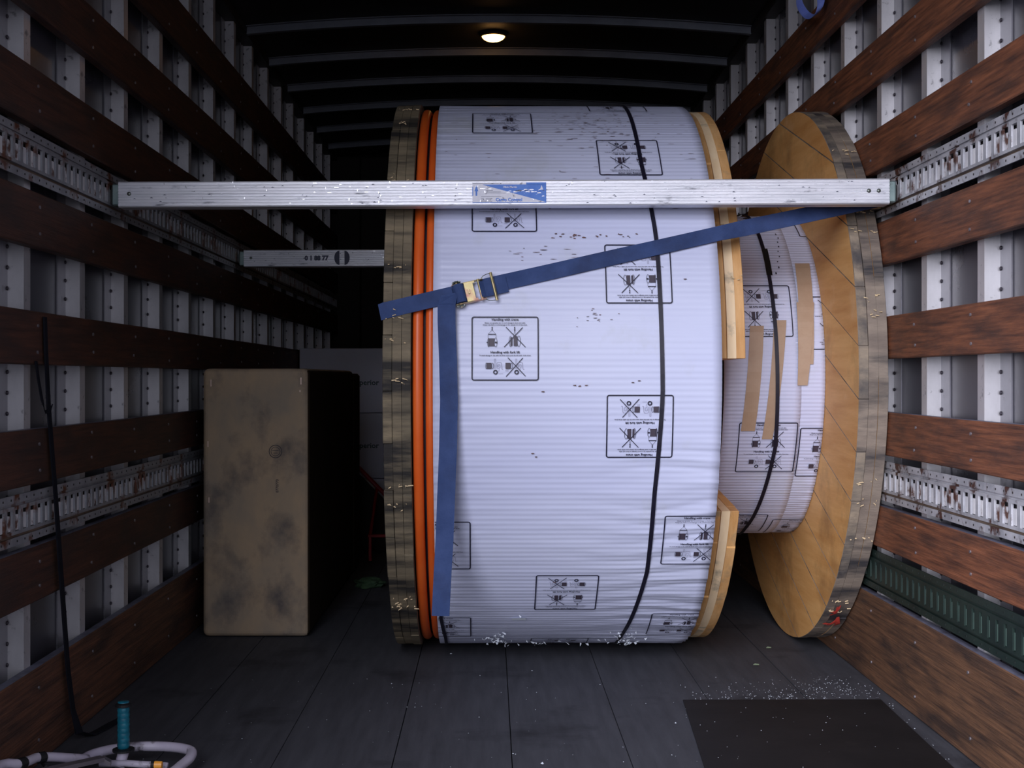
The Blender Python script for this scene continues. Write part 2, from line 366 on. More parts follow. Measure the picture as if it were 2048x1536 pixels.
# front bulkhead with vertical boards
b = MB(); b.box(XL-.1, XR+.11, Y1+.02, Y1+.05, 0, CEIL_MID+.02)
wf = struct(b.build('wall_front', M['floor_gap']))
x = XL-.07
while x < XR+.06:
    b = MB(); b.box(x+.003, x+.237, Y1, Y1+.018, .0, CEIL_SIDE, c=.003); b.build('plank', M['front_wood'], wf); x += .24

# arched roof skin and bows
XM = (XL+XR)/2; HW = (XR-XL)/2+.07
def roofz(x, base_mid, base_side):
    u = (x-XM)/HW; return base_mid-(base_mid-base_side)*u*u
b = MB(); n = 24; vs = []
for i in range(n+1):
    x = XM-HW+2*HW*i/n; z = roofz(x, CEIL_MID, CEIL_SIDE)
    vs += [(x, Y0, z), (x, Y1+.05, z), (x, Y1+.05, z+.012), (x, Y0, z+.012)]
fs = []
for i in range(n):
    for k in range(4): fs.append((i*4+k, i*4+(k+1) % 4, i*4+4+(k+1) % 4, i*4+4+k))
fs += [(0, 1, 2, 3), (n*4, n*4+3, n*4+2, n*4+1)]
b.add(vs, fs); ceil = struct(b.build('ceiling', M['ceil'], smooth=False))
y = 6.10-.615*7
bowme = None
while y < Y1:
    if bowme is None:
        b = MB(); vs = []
        sec = [(0, 0), (.030, 0), (.030, .004), (.004, .004), (.004, .036), (-.020, .036), (-.020, .032), (0, .032)]
        for i in range(n+1):
            x = XM-(HW-.06)+2*(HW-.06)*i/n; z = roofz(x, CEIL_MID, CEIL_SIDE)-.0365
            vs += [(x, p[0], z+p[1]) for p in sec]
        fs = []; ns = len(sec)
        for i in range(n):
            for k in range(ns): fs.append((i*ns+k, i*ns+(k+1) % ns, i*ns+ns+(k+1) % ns, i*ns+ns+k))
        fs += [tuple(range(ns)), tuple(n*ns+k for k in range(ns-1, -1, -1))]
        b.add(vs, fs); bowme = b.mesh('roof_bow', [M['bow_metal']])
    if y > Y0+.05: link('roof_bow', bowme, ceil, (0, y, 0))
    y += .615

# ---------------------------------------------------------------- dome lamp on the roof
t = thing('dome_lamp', 'small round ceiling lamp glowing orange under the roof', 'lamp', (.017, 6.42, roofz(.02, CEIL_MID, CEIL_SIDE)))
b = MB(); b.lathe([(0, .070), (-.016, .070), (-.022, .062), (-.014, .058)], axis='z', n=40); b.build('housing', M['lamp_housing'], t, smooth=True)
b = MB(); prof = [(-.014, .0585)]+[(-.014-.030*math.sin(a*PI/16), .0585*math.cos(a*PI/16)) for a in range(1, 8)]
b.lathe(prof, axis='z', n=40); b.build('lens', M['lamp_lens'], t, smooth=True)
lp = bpy.data.lights.new('bulb', 'POINT'); lp.energy = 0.15; lp.color = (1, .5, .18); lp.shadow_soft_size = .05
lo = bpy.data.objects.new('bulb', lp); COL.objects.link(lo); lo.parent = t; lo.location = (0, 0, -.09)

# ---------------------------------------------------------------- printed handling labels (flat print, bent onto the wrap)
def clip_poly(poly, a, b, c):
    """keep a*x+b*y<=c"""
    out = []; n = len(poly)
    for i in range(n):
        p, q = poly[i], poly[(i+1) % n]; dp, dq = a*p[0]+b*p[1]-c, a*q[0]+b*q[1]-c
        if dp <= 0: out.append(p)
        if (dp < 0 < dq) or (dq < 0 < dp):
            t_ = dp/(dp-dq); out.append((p[0]+(q[0]-p[0])*t_, p[1]+(q[1]-p[1])*t_))
    return out
def text_polys(body, size, cx, cy, bold=0.0, sx=1.0):
    cu = bpy.data.curves.new('txt', 'FONT'); cu.body = body; cu.size = size; cu.align_x = 'CENTER'; cu.resolution_u = 2; cu.offset = bold
    o = bpy.data.objects.new('txt', cu); COL.objects.link(o)
    dg = bpy.context.evaluated_depsgraph_get(); me = bpy.data.meshes.new_from_object(o.evaluated_get(dg))
    ps = [[(me.vertices[i].co.x*sx+cx, me.vertices[i].co.y+cy) for i in p.vertices] for p in me.polygons]
    bpy.data.objects.remove(o); bpy.data.curves.remove(cu); bpy.data.meshes.remove(me)
    return ps
def line_p(x0, y0, x1, y1, w, seg=None):
    d = Vector((x1-x0, y1-y0)); L = d.length; d /= L; n_ = Vector((-d.y, d.x))*w/2
    k = seg or max(1, int(L/.012)); out = []
    for i in range(k):
        a = Vector((x0, y0))+d*L*i/k; c = Vector((x0, y0))+d*L*(i+1)/k
        out.append([tuple(a-n_), tuple(c-n_), tuple(c+n_), tuple(a+n_)])
    return out
def ring_p(cx, cy, rx, ry, w, n_=20, a0=0, a1=2*PI):
    out = []
    for i in range(n_):
        p, q = a0+(a1-a0)*i/n_, a0+(a1-a0)*(i+1)/n_
        out.append([(cx+rx*math.cos(p), cy+ry*math.sin(p)), (cx+rx*math.cos(q), cy+ry*math.sin(q)),
                    (cx+(rx-w)*math.cos(q), cy+(ry-w)*math.sin(q)), (cx+(rx-w)*math.cos(p), cy+(ry-w)*math.sin(p))])
    return out
def label_polys():
    P = []   # (polygon, material index)
    U = lambda x: (x-860)/1390*.203
    V = lambda y: (775-y)/1330*.195
    W, H, r, w_ = .0995, .0955, .006, .0036
    for s_ in (1, -1):
        P += [(p, 0) for p in line_p(-W+r, s_*H, W-r, s_*H, w_)]
        P += [(p, 0) for p in line_p(s_*W, -H+r, s_*W, H-r, w_)]
    for sx in (1, -1):
        for sy in (1, -1):
            a = {(1, 1): 0, (-1, 1): PI/2, (-1, -1): PI, (1, -1): 1.5*PI}[(sx, sy)]
            P += [(p, 0) for p in ring_p(sx*(W-r), sy*(H-r), r+w_/2, r+w_/2, w_, 4, a, a+PI/2)]
    for body, size, y, bold in (('Handling with crane', .0100, 195, .00025), ('Always use spreader bar to avoid damage to drum and cable.', .0050, 255, .0001),
                                ('Always use shaft to avoid damage to the central core of the drum.', .0050, 297, .0001),
                                ('Handling with fork lift', .0100, 876, .00025), ('To avoid damage to the cable the forks must cover the full width of the drum.', .0049, 932, .0001)):
        P += [(p, 0) for p in text_polys(body, size, 0, V(y), bold)]
    L_ = lambda x0, y0, x1, y1, w=.0007, m=0: P.extend((p, m) for p in line_p(U(x0), V(y0), U(x1), V(y1), w))
    def rect(x0, y0, x1, y1, m=2): P.append(([(U(x0), V(y0)), (U(x1), V(y0)), (U(x1), V(y1)), (U(x0), V(y1))], m))
    def ell(cx, cy, rx, ry, w=.0012, m=0): P.extend((p, m) for p in ring_p(U(cx), V(cy), rx*.000146, ry*.000146, w))
    # crane, right way
    rect(582, 330, 602, 365, 0); rect(580, 378, 604, 395, 0); L_(592, 360, 592, 385, .0012)
    L_(592, 390, 515, 475); L_(592, 390, 665, 475); L_(508, 482, 672, 482, .0024); L_(508, 490, 508, 575); L_(672, 490, 672, 560)
    rect(510, 568, 640, 730); ell(665, 650, 34, 98); ell(516, 655, 22, 92); rect(650, 635, 690, 665, 0); rect(478, 642, 506, 660, 0)
    # crane, wrong way
    rect(1046, 330, 1066, 365, 0); rect(1044, 380, 1068, 405, 0); L_(1056, 360, 1056, 390, .0012); L_(1056, 400, 1030, 540); L_(1056, 400, 1082, 540)
    rect(968, 545, 1012, 725); rect(1036, 520, 1112, 728); ell(972, 632, 34, 112); ell(1142, 625, 36, 115)
    L_(880, 335, 1280, 750, .0022); L_(1222, 340, 840, 747, .0022)
    # fork lift, right way
    for dx in (0, 392):
        rect(475+dx, 1072, 578+dx, 1196); ell(600+dx, 1135, 24, 64)
    ell(470, 1135, 16, 66)
    for dx in (0, 435):
        L_(636+dx, 1200, 636+dx, 992, .0007, 1); L_(662+dx, 1200, 662+dx, 992, .0007, 1); L_(636+dx, 992, 662+dx, 992, .0007, 1)
        P.extend((p, 0) for p in ring_p(U(660+dx), V(1263), 48*.000146, 48*.000146, .0034, 20))
        q = [(690, 1190), (690, 1075), (705, 1062), (770, 1062), (782, 1080), (790, 1200), (818, 1202)]
        for i in range(len(q)-1): L_(q[i][0]+dx, q[i][1], q[i+1][0]+dx, q[i+1][1], .0009, 1)
        q = [(710, 1160), (712, 1110), (750, 1105), (752, 1160), (735, 1185), (700, 1190)]
        for i in range(len(q)-1): L_(q[i][0]+dx, q[i][1], q[i+1][0]+dx, q[i+1][1], .0009, 1)
        L_(720+dx, 1293, 818+dx-(60 if dx else 0), 1293, .0006, 1); L_(718+dx, 1250, 745+dx, 1205, .0007, 1)
    for k in range(4): L_(872+k*16, 1210, 868+k*18, 1245, .0006, 1)
    L_(915, 965, 1278, 1345, .0022); L_(1225, 970, 880, 1352, .0022)
    return P
LABEL = label_polys()
def bent(polys, X, alpha, R, up=True, clip=None, rot=0.0):
    """polys in (u, v) metres -> on a cylinder about the x axis: alpha measured up from the side facing the door"""
    b = MB(); s_ = 1 if up else -1; cr, sr = math.cos(rot), math.sin(rot)
    for poly, m in polys:
        q = [(X+s_*(p[0]*cr-p[1]*sr), s_*(p[0]*sr+p[1]*cr)) for p in poly]
        if clip is not None: q = clip_poly(clip_poly(q, 1, 0, clip[1]), -1, 0, -clip[0])
        if len(q) < 3: continue
        vs = []
        for (x_, v_) in q:
            a = alpha+v_/R; vs.append((x_, -R*math.cos(a), R*math.sin(a)))
        b.add(vs, [tuple(range(len(vs)))], m)
    return b
INKS = [M['ink'], M['ink_grey'], M['ink_drum']]

# ---------------------------------------------------------------- cable reels
def clip_keep(poly, half):
    for (a, b_, c) in half: poly = clip_poly(poly, a, b_, c)
    return poly
def strip_poly(R, t0, t1, phi, n_=22):
    t0, t1 = max(t0, -R+.0005), min(t1, R-.0005)
    s0, s1 = math.sqrt(R*R-t0*t0), math.sqrt(R*R-t1*t1)
    a0, a1 = math.atan2(t0, s0), math.atan2(t1, s1); pts = []
    for i in range(n_+1): a = a0+(a1-a0)*i/n_; pts.append((R*math.cos(a), R*math.sin(a)))
    for i in range(n_+1): a = PI-a1+(a1-a0)*i/n_; pts.append((R*math.cos(a), R*math.sin(a)))
    c, s_ = math.cos(phi), math.sin(phi)
    return [(p[0]*c-p[1]*s_, p[0]*s_+p[1]*c) for p in pts]
def make_flange(root, x0, x1, R, phi_in, phi_out, wood, rim, ply_mats, regions=None, pw=.155, seed=1):
    """three plies; regions: list of convex half plane lists (what is left of the disc)"""
    rnd = random.Random(seed); regs = regions or [[]]
    T = (x1-x0)/3; isr = lambda p, q: min(math.hypot(*p), math.hypot(*q)) > R*.93
    b = MB()
    for rg in regs:
        poly = clip_keep(strip_poly(R-.003, -R, R, 0, 70), rg)
        if len(poly) > 2: b.prism(poly, x0+T+.0008, x0+2*T-.0008, 0, 1, isr)
    fl = b.build('flange', ply_mats, root)
    for (xa, xb, phi) in ((x0, x0+T, phi_out), (x0+2*T, x1, phi_in)):
        t_ = -R
        while t_ < R-.01:
            wd = pw*rnd.uniform(.92, 1.08); dr = rnd.uniform(-.005, 0); g_ = .0006
            if t_+wd > R-.05: wd = R-t_
            dx = rnd.uniform(-.0012, .0012); mi = rnd.choice((0, 0, 1))
            for rg in regs:
                poly = clip_keep(strip_poly(R+dr, t_+g_, t_+wd-g_, phi), rg)
                if len(poly) < 3: continue
                area = abs(sum(poly[i][0]*poly[(i+1) % len(poly)][1]-poly[(i+1) % len(poly)][0]*poly[i][1] for i in range(len(poly))))/2
                if area < 4e-4: continue
                q = MB(); q.prism(poly, xa+dx, xb+dx, mi, 2+rnd.choice((0, 1)), isr)
                o = q.build('plank', [wood[0], wood[1], rim[0], rim[1]], fl); bevel(o, .0014, 1, 2)
            t_ += wd
    return fl
def wrap_mesh(R, x0, x1, pitch, amp, crease, seed, nx=28, a_lo=-PI, a_hi=PI):
    nr = int(2*PI*R/pitch); na = nr*4; b = MB(); vs = []
    for i in range(nx+1):
        u = i/nx; x = x0+(x1-x0)*u
        for k in range(na):
            a = -PI+2*PI*k/na
            r = R+amp*(math.cos(2*PI*k/4)) 
            r += .0016*noise.noise(Vector((x*2.2, a*5, seed)))+.0009*noise.noise(Vector((x*1.1, a*42, seed)))+.0006*noise.noise(Vector((x*9, a*30, seed)))
            if crease:
                dg = a/D2R
                wgt = max(0, min(1, (u-.45)/.5))*max(0, min(1, (-(dg)-8)/10))*max(0, min(1, (dg+92)/12))
                wob = noise.noise(Vector((x*3, dg*.12, 8.3)))
                r += crease*wgt*(math.sin(dg*1.45+wob*5)**3)
                wl2 = max(0, min(1, (.22-u)/.2))
                r += .0010*wl2*math.sin(dg*2.0+wob*4)
            vs.append((x, -r*math.cos(a), r*math.sin(a)))
    fs = [(i*na+k, i*na+(k+1) % na, (i+1)*na+(k+1) % na, (i+1)*na+k) for i in range(nx) for k in range(na)]
    o = len(vs)
    for x, i in ((x0, 0), (x1, nx)):   # inner lip of the sheet
        for k in range(na):
            v = vs[i*na+k]; s_ = (R-.006)/R; vs.append((x, v[1]*s_, v[2]*s_))
    for q, i in ((0, 0), (1, nx)):
        for k in range(na): fs.append((i*na+k, i*na+(k+1) % na, o+q*na+(k+1) % na, o+q*na+k))
    b.add(vs, fs); return b
def band(root, pts, R, hw, th, m, name='strapping_band', n_=120, lo=-180, hi=180):
    """a band round the wrap; pts = [(alpha deg, X)...] ascending, ends wrap round"""
    cs, ws = [], []
    for i in range(n_+1):
        dg = lo+(hi-lo)*i/n_
        for (a0, xa), (a1, xb) in zip(pts[:-1], pts[1:]):
            if a0 <= dg <= a1: X = xa+(xb-xa)*(dg-a0)/(a1-a0); break
        a = dg*D2R; cs.append((X, -R*math.cos(a), R*math.sin(a))); ws.append((1, 0, 0))
    b = MB(); b.ribbon(cs, ws, hw, th); return b.build(name, m, root)

# --- the big wrapped reel in the middle
RC, RF = .990, 1.000
reel = thing('cable_reel', 'big wooden cable reel wrapped in white ribbed plastic, standing in the middle of the floor', 'cable reel', (0, 4.83, RF+.001), .010)
make_flange(reel, -.333, -.248, RF, 70*D2R, 8*D2R, [M['grey_rim'], M['grey_rim_b']], [M['old_rim'], M['old_rim_b']], [M['old_rim'], M['old_rim_b']], seed=3)
make_flange(reel, .600, .672, RF-.022, 70*D2R, 8*D2R, [M['tan_wood'], M['tan_wood_b']], [M['tan_rim'], M['tan_rim']], [M['pale_ply'], M['pale_ply']], seed=4)
b = MB(); b.lathe([(-.247, .925), (.599, .925)], n=96); b.build('drum', M['drum_dark'], reel, smooth=False)
for X, r_ in ((-.2285, .0165), (-.1905, .0145), (-.158, .0145), (-.209, .012)):
    b = MB(); RR = .965 if X != -.209 else .940
    b.tube([(X, -RR*math.cos(2*PI*k/160), RR*math.sin(2*PI*k/160)) for k in range(160)], r_, n=14, closed=True)
    b.build('cable_turn', M['orange'] if X != -.209 else M['drum_dark'], reel, smooth=True)
wrap = wrap_mesh(RC+.004, -.182, .690, .0182, .0006, .0036, 1.7).build('wrap_sheet', M['wrap'], reel, smooth=True)
RL = RC+.0085
ups = [(-1.2+5.6+27.25*k, .0355) for k in range(0, 7)]
inv = [(-9.2+27.1*k, .4425) for k in range(0, 7)]
for k in range(4):
    ups += [(-32.8-27.0*k, -.170), (-31.6-26.7*k, .632)]; inv.append((-45.6-27*k, .240))
for (lst, up) in ((ups, True), (inv, False)):
    for dg, X in lst:
        c = bent(LABEL, X, dg*D2R, RL, up, (-.180, .689)); c.build('printed_label', INKS, wrap)
band(reel, [(-180, .46), (-90, .44), (-64.5, .449), (-39, .492), (-22, .494), (-4, .510), (25, .503), (43, .478), (78, .473), (180, .46)], RL+.0012, .0065, .0012, M['black_band'])
band(reel, [(-180, -.16), (-66, -.158), (-54, -.170), (-45, -.150), (180, -.150)], RL+.0012, .0055, .0012, M['black_band'], n_=70, lo=-150, hi=6)
# dirt scuffs on the wrap
rnd = random.Random(5); b = MB()
def fleck(b, X, dg, lu, lv, R=RL, m=0):
    pts = []
    for i in range(7):
        a = 2*PI*i/7; rr = rnd.uniform(.6, 1.1); pts.append((X+lu*math.cos(a)*rr, dg*D2R+lv*math.sin(a)*rr/R))
    b.add([(p[0], -R*math.cos(p[1]), R*math.sin(p[1])) for p in pts], [tuple(range(7))], m)
for _ in range(150):
    dg = rnd.gauss(58, 6); X = rnd.gauss(.36, .09); fleck(b, X, dg, rnd.uniform(.002, .014), rnd.uniform(.0006, .0022))
for _ in range(90):
    fleck(b, rnd.uniform(-.15, .66), rnd.uniform(30, 74), rnd.uniform(.003, .016), rnd.uniform(.0005, .0014))
for _ in range(26): fleck(b, rnd.uniform(.17, .45), 25.3+rnd.gauss(0, .3), rnd.uniform(.002, .007), rnd.uniform(.0015, .003))
for _ in range(14): fleck(b, rnd.gauss(.12, .05), rnd.gauss(22, 1), rnd.uniform(.003, .016), rnd.uniform(.0006, .0014))
for _ in range(16): fleck(b, rnd.gauss(.30, .03), rnd.gauss(10, .8), rnd.uniform(.001, .007), rnd.uniform(.0006, .0014))
for X, dg in ((.15, -3.1), (.245, -2.0), (.26, -2.1), (.28, -2), (.42, -1.5), (.44, -1.2), (.12, -14), (.13, -14.6), (.585, 16.8), (-.09, 36), (.20, -42)):
    fleck(b, X, dg, .006, .0022)
stuff(b.build('scuff_marks', M['wrap_dirt'], wrap))
b = MB()    # torn bits of plastic near the floor
for cx, cd, sx, sd, n_ in ((.015, -66.5, .028, 3.0, 34), (.46, -66, .030, 3.5, 36), (.16, -71, .10, 1.2, 16), (.10, -53.5, .004, .1, 1)):
    for _ in range(n_):
        X = rnd.gauss(cx, sx); dg = max(-84, rnd.gauss(cd, sd)); a = dg*D2R; R = RL+rnd.uniform(.001, .010)
        c = Vector((X, -R*math.cos(a), R*math.sin(a))); e = [Vector((rnd.uniform(-.012, .012), rnd.uniform(-.006, .004), rnd.uniform(-.008, .008))) for _ in range(3)]
        b.add([c, c+e[0], c+e[0]+e[1]*.5, c+e[2]], [(0, 1, 2, 3)])
fl_ = [(.065, -55.2), (.115, -55.2), (.112, -54.2), (.070, -54.4)]
b.add([(p[0], -(RL+.002)*math.cos(p[1]*D2R), (RL+.002)*math.sin(p[1]*D2R)) for p in fl_], [(0, 1, 2, 3)])
stuff(b.build('torn_plastic', M['foam'], wrap))
# splinters and chips on the old rim
def splinters(root, x0, x1, R, spots, m):
    b = MB()
    for dg in spots:
        a = dg*D2R
        for _ in range(6):
            X = rnd.uniform(x0+.005, x1-.002); aa = a+rnd.gauss(0, .007)
            c = Vector((X, -R*math.cos(aa), R*math.sin(aa))); rr = Vector((0, -math.cos(aa), math.sin(aa)))
            d = Vector((rnd.uniform(-.014, .018), 0, rnd.uniform(-.004, .004)))
            b.add([c, c+d+rr*rnd.uniform(.001, .004), c+d*.8+rr*.001+Vector((0, 0, .0025)), c+Vector((0, 0, .0035))], [(0, 1, 2, 3)])
    o = b.build('splinters', m, root); stuff(o)
splinters(reel, -.333, -.248, RF+.002, (38, 35.5, 19, 10, 6, -1.5, -20, -24, -49, -50, -47, 57, 66), M['splinter'])

# --- the second reel against the right wall
R2 = 1.000; Y2 = 4.945
reel2 = thing('cable_reel', 'wooden cable reel with bare tan flanges and narrow taped core, by the right wall', 'cable reel', (0, Y2, R2+.001))
cut_hi, cut_lo, sl = .048, -.436, .10
regs = [[(0, -1, -cut_hi)],                                            # above the missing boards
        [(-sl, 1, cut_lo+sl*.90)],                                       # below them
        [(0, 1, cut_hi), (sl, -1, -(cut_lo+sl*.90)), (-1, 0, .50)]]    # what is left behind
make_flange(reel2, .706, .793, R2, 90*D2R, 92*D2R, [M['tan_wood'], M['tan_wood_b']], [M['tan_rim'], M['tan_rim']], [M['pale_ply'], M['pale_ply']], regions=regs, seed=11, pw=.17)
make_flange(reel2, 1.142, 1.234, R2, 110*D2R, 20*D2R, [M['tan_wood'], M['tan_wood_b']], [M['grey_rim'], M['grey_rim_b']], [M['grey_rim_b'], M['grey_rim']], seed=13, pw=.16)
b = MB(); b.lathe([(.794, .57), (1.141, .57)], n=72); b.build('drum', M['drum_dark'], reel2)
w2 = wrap_mesh(.608, .797, 1.060, .0135, .0009, .0, 4.1, nx=10).build('wrap_sheet', M['wrap'], reel2, smooth=True)
w3 = wrap_mesh(.606, 1.040, 1.141, .0135, .0009, .0012, 6.6, nx=6).build('wrap_sheet', M['wrap'], reel2, smooth=True)
for X, dg, up in ((.9345, 21.2, False), (.953, -24.8, True), (.905, -65, True), (.905, 68, False)):
    bent(LABEL, X, dg*D2R, .6105, up, (.797, 1.139)).build('printed_label', INKS, w2)
for X, dg, up in ((1.163, -26.6, True), (1.19, 17, False), (1.216, 63.5, True), (1.13, -69, True)):
    bent(LABEL, X, dg*D2R, .6100, up, (1.0, 1.139)).build('printed_label', INKS, w3)
def tape(x0t, x1t, dt, x0b, x1b, db, R=.6125):
    b = MB(); vs = []; n_ = 16
    for i in range(n_+1):
        u = i/n_; a = (dt+(db-dt)*u)*D2R; q = R+.0006*math.sin(i*2.1)
        for X in (x0t+(x0b-x0t)*u, x1t+(x1b-x1t)*u):
            vs.append((X, -q*math.cos(a), q*math.sin(a)))
            vs.append((X, -(q-.0015)*math.cos(a), (q-.0015)*math.sin(a)))
    fs = []
    for i in range(n_):
        o = i*4; fs += [(o, o+2, o+6, o+4), (o+1, o+5, o+7, o+3), (o, o+4, o+5, o+1), (o+2, o+3, o+7, o+6)]
    fs += [(0, 1, 3, 2), (n_*4, n_*4+2, n_*4+3, n_*4+1)]
    b.add(vs, fs); b.build('tape_strip', M['tape'], w2)
tape(.8877, .9354, 15.7, .8586, .9065, -18.5)
tape(.9709, 1.0136, 17.6, .9326, .9686, -21.3)
tape(1.069, 1.1198, 39.4, 1.0496, 1.0989, 3.2, .6135)
tape(1.0533, 1.1135, 23.7, 1.0446, 1.0785, -3.5, .6155)
band(reel2, [(-180, .95), (-67, .941), (-24, .980), (12, .974), (57, .966), (180, .95)], .6170, .0065, .0012, M['black_band'])
b = MB(); cs = [(.972, -.6180*math.cos(a*D2R), .6180*math.sin(a*D2R)) for a in (46, 43, 40, 37, 34)]
b.ribbon(cs, [(1, 0, 0)]*5, .010, .002); b.build('band_buckle', M['black_rubber'], reel2)
b = MB()
for k in range(9): fleck(b, 1.035-.004*k+rnd.uniform(-.006, .006), 56-2.6*k, .003, rnd.uniform(.003, .008), .6108)
stuff(b.build('scuff_marks', M['ink'], w2))
splinters(reel2, 1.142, 1.234, R2+.002, (36, 31, 27, 14, 11, -20, -24, -32, -50, -54, 48), M['splinter'])
splinters(reel2, .706, .793, R2+.002, (17.5, 28, 34), M['splinter'])

# ---------------------------------------------------------------- cargo beams
def beam(label, y, x0, x1, z0l, z0r, H, Dp, sticker, group):
    ang = math.atan2(z0r-z0l, x1-x0)
    t = thing('cargo_beam', label, 'cargo beam', (x0, y, z0l), 0, group); t.rotation_euler = (0, -ang, 0)
    L = (x1-x0)/math.cos(ang); sh = .022
    # ridged profile in (y,z); front is y=0
    pr = [(.004, 0), (0, .004)]; z = .010; 
    while z < H-.010:
        pr += [(0, z), (.0022, z+.0012), (.0022, z+.0026), (0, z+.0038)]; z += .0088
    pr += [(0, H-.004), (.004, H), (Dp-.004, H), (Dp, H-.004), (Dp, .004), (Dp-.004, 0)]
    b = MB(); b.prism(pr, sh, L-sh); b.build('beam_body', M['alu'], t)
    for a0, a1 in ((0.0, .05), (L-.05, L)):
        b = MB(); b.box(a0, a1, .006, Dp-.006, .006, H-.006, c=.004)
        e = b.build('end_shoe', M['shoe'], t)
        b = MB(); xx = a0-.006 if a0 == 0 else a1-.004
        b.box(xx, xx+.010, .018, Dp-.018, .016, H-.016, c=.003); b.build('latch', M['gear'], e)
    for X in (.055, L-.055, L-.085):
        b = MB(); pts = [(.0005, .0065), (-.0015, .006), (-.0028, .003)]
        vs = []; n_ = 12
        for (a, r_) in pts:
            for k in range(n_): vs.append((X+r_*math.cos(2*PI*k/n_), a, H*.52+r_*math.sin(2*PI*k/n_)))
        fs = [(i*n_+k, i*n_+(k+1) % n_, (i+1)*n_+(k+1) % n_, (i+1)*n_+k) for i in range(2) for k in range(n_)]+[tuple(range(2*n_, 3*n_))]
        b.add(vs, fs); b.build('rivet', M['gear'], t, smooth=True)
    b = MB(); r_ = random.Random(3)   # scuffs: bright scratches across the ridges
    for _ in range(130):
        X = r_.uniform(.15, L-.1); z = r_.uniform(.004, H-.006); hh = r_.choice((.0012, .0018, .006)); ww = .004 if hh < .005 else .0012
        b.add([(X, -.0004, z), (X+ww*r_.uniform(.7, 4), -.0004, z), (X+ww*r_.uniform(.7, 3), -.0004, z+hh), (X, -.0004, z+hh)], [(0, 1, 2, 3)], 0)
    for _ in range(55):
        X = r_.uniform(.05, L-.1); z = r_.uniform(.004, H-.006)
        b.add([(X, -.0004, z), (X+r_.uniform(.004, .012), -.0004, z), (X+.005, -.0004, z+.003)], [(0, 1, 2)], 1)
    stuff(b.build('scratches', [M['alu_scuff'], M['mark']], t))
    return t, L
def flat(polys, y, X, Z):
    b = MB()
    for poly, m, dy in polys: b.add([(X+p[0], y-dy, Z+p[1]) for p in poly], [tuple(range(len(poly)))], m)
    return b
BY = 3.872
bm1, L1 = beam('long ribbed aluminium cargo beam across the front of the reels, with a worn blue and white sticker', BY, XL+.004, XR-.004, ZC+.517, ZC+.527, .078, .068, True, None)
# sticker: 945..1092 px -> width .223, height .061
sw, shh = .224, .062; P = []
P.append(([(0, 0), (sw, 0), (sw, shh), (0, shh)], 0, .0002))
P.append(([(.030, .056), (sw, .056), (sw, .002)], 1, .0005)); P.append(([(sw*.73, .0555), (sw, .0555), (sw, shh), (sw*.73, shh)], 1, .0005))
P += [(p, 1, .0005) for p in line_p(0, .001, sw, .001, .0022)]+[(p, 1, .0005) for p in line_p(.001, .022, .001, .050, .0026)]
P.append(([(.006, .036), (.018, .036), (.012, .054)], 1, .0005)); P.append(([(.0095, .022), (.0145, .022), (.0145, .036), (.0095, .036)], 1, .0005))
P.append(([(.205, .040), (.215, .040), (.210, .054)], 0, .0008))
P += [(p, 1, .0005) for p in text_polys('Cargo Control', .0145, .111, .0052, .0006, .92)]
P += [(p, 0, .0009) for p in text_polys('Nick Martin', .0085, .115, .0455, .0002)]
for k, (x_, y_, w_) in enumerate(((.026, .0195, .062), (.026, .0145, .035), (.026, .0095, .030), (.026, .0050, .034), (.040, .0335, .046), (.040, .0390, .022), (.0, .0590, .08))):
    P += [(p, 2, .0006) for p in line_p(x_, y_, x_+w_, y_, .0011)]
P += [(p, 2, .0006) for p in line_p(.038, .030, .105, .030, .0007)]+[(p, 2, .0006) for p in line_p(.038, .030, .038, .043, .0007)]
for _ in range(26):     # peeled flakes
    X, Z = rnd.uniform(.10, .215), rnd.gauss(.033, .004); s_ = rnd.uniform(.003, .009)
    P.append(([(X, Z), (X+s_*1.6, Z+.001), (X+s_, Z+s_*.4), (X+.002, Z+s_*.35)], rnd.choice((2, 3, 3)), .0011))
flat(P, 0, (945-980)*BY/2550-(XL+.004), .008).build('sticker', [M['sticker'], M['sticker_blue'], M['mark'], M['alu']], bm1)
bm2, L2 = beam('aluminium cargo beam behind the big reel, with black smudged marks', 5.845, XL+.004, XR-.004, ZC+.507, ZC+.516, .078, .068, False, None)
P = []; sc = 5.845/2550
for cx, w_ in ((679, .011), (689, .014)):
    side = -1 if cx == 679 else 1; pts = [(0, -.033), (0, .033)]+[(side*.024*math.cos(a), .033*math.sin(a)) for a in [PI/2-PI*i/10 for i in range(1, 10)]]
    P.append((pts if side > 0 else pts, 0, .0006)) if False else None
    q = [((cx-980)*sc+p[0]-(XL+.004), .040+p[1]) for p in pts]; P.append((q, 0, .0006))
P += [(p, 0, .0006) for p in text_polys('0 1 88 77', .028, (633-980)*sc-(XL+.004), .030, .0018)]
flat(P, 0, 0, 0).build('ink_mark', [M['mark']], bm2)

# ---------------------------------------------------------------- blue ratchet strap round the big reel
RS = RL+.0045; Yc = 4.83
def onreel(X, dg, R=RS): a = dg*D2R; return Vector((X, Yc-R*math.cos(a), CAMZ+R*math.sin(a)))
strap = thing('ratchet_strap', 'blue ratchet strap pulled slantwise across the white wrapped reel, with its tail hanging down', 'strap', (0, 3.83, CAMZ+.25))
SO = Vector((0, 3.83, CAMZ+.25))
cs, ws = [], []
hook = [Vector((-.345, 5.72, CAMZ+.50)), Vector((-.343, 5.2, CAMZ+.40)), Vector((-.340, 4.5, CAMZ+.27)), Vector((-.337, 3.95, CAMZ+.205))]
for h in hook: cs.append(h-SO); ws.append((0, .2, 1))
pts = [(-.332, 11.3), (-.318, 11.6), (-.222, 12.96), (-.121, 14.4), (.03, 16.6), (.183, 18.7), (.336, 20.9), (.491, 23.1), (.60, 24.7), (.70, 26.2)]
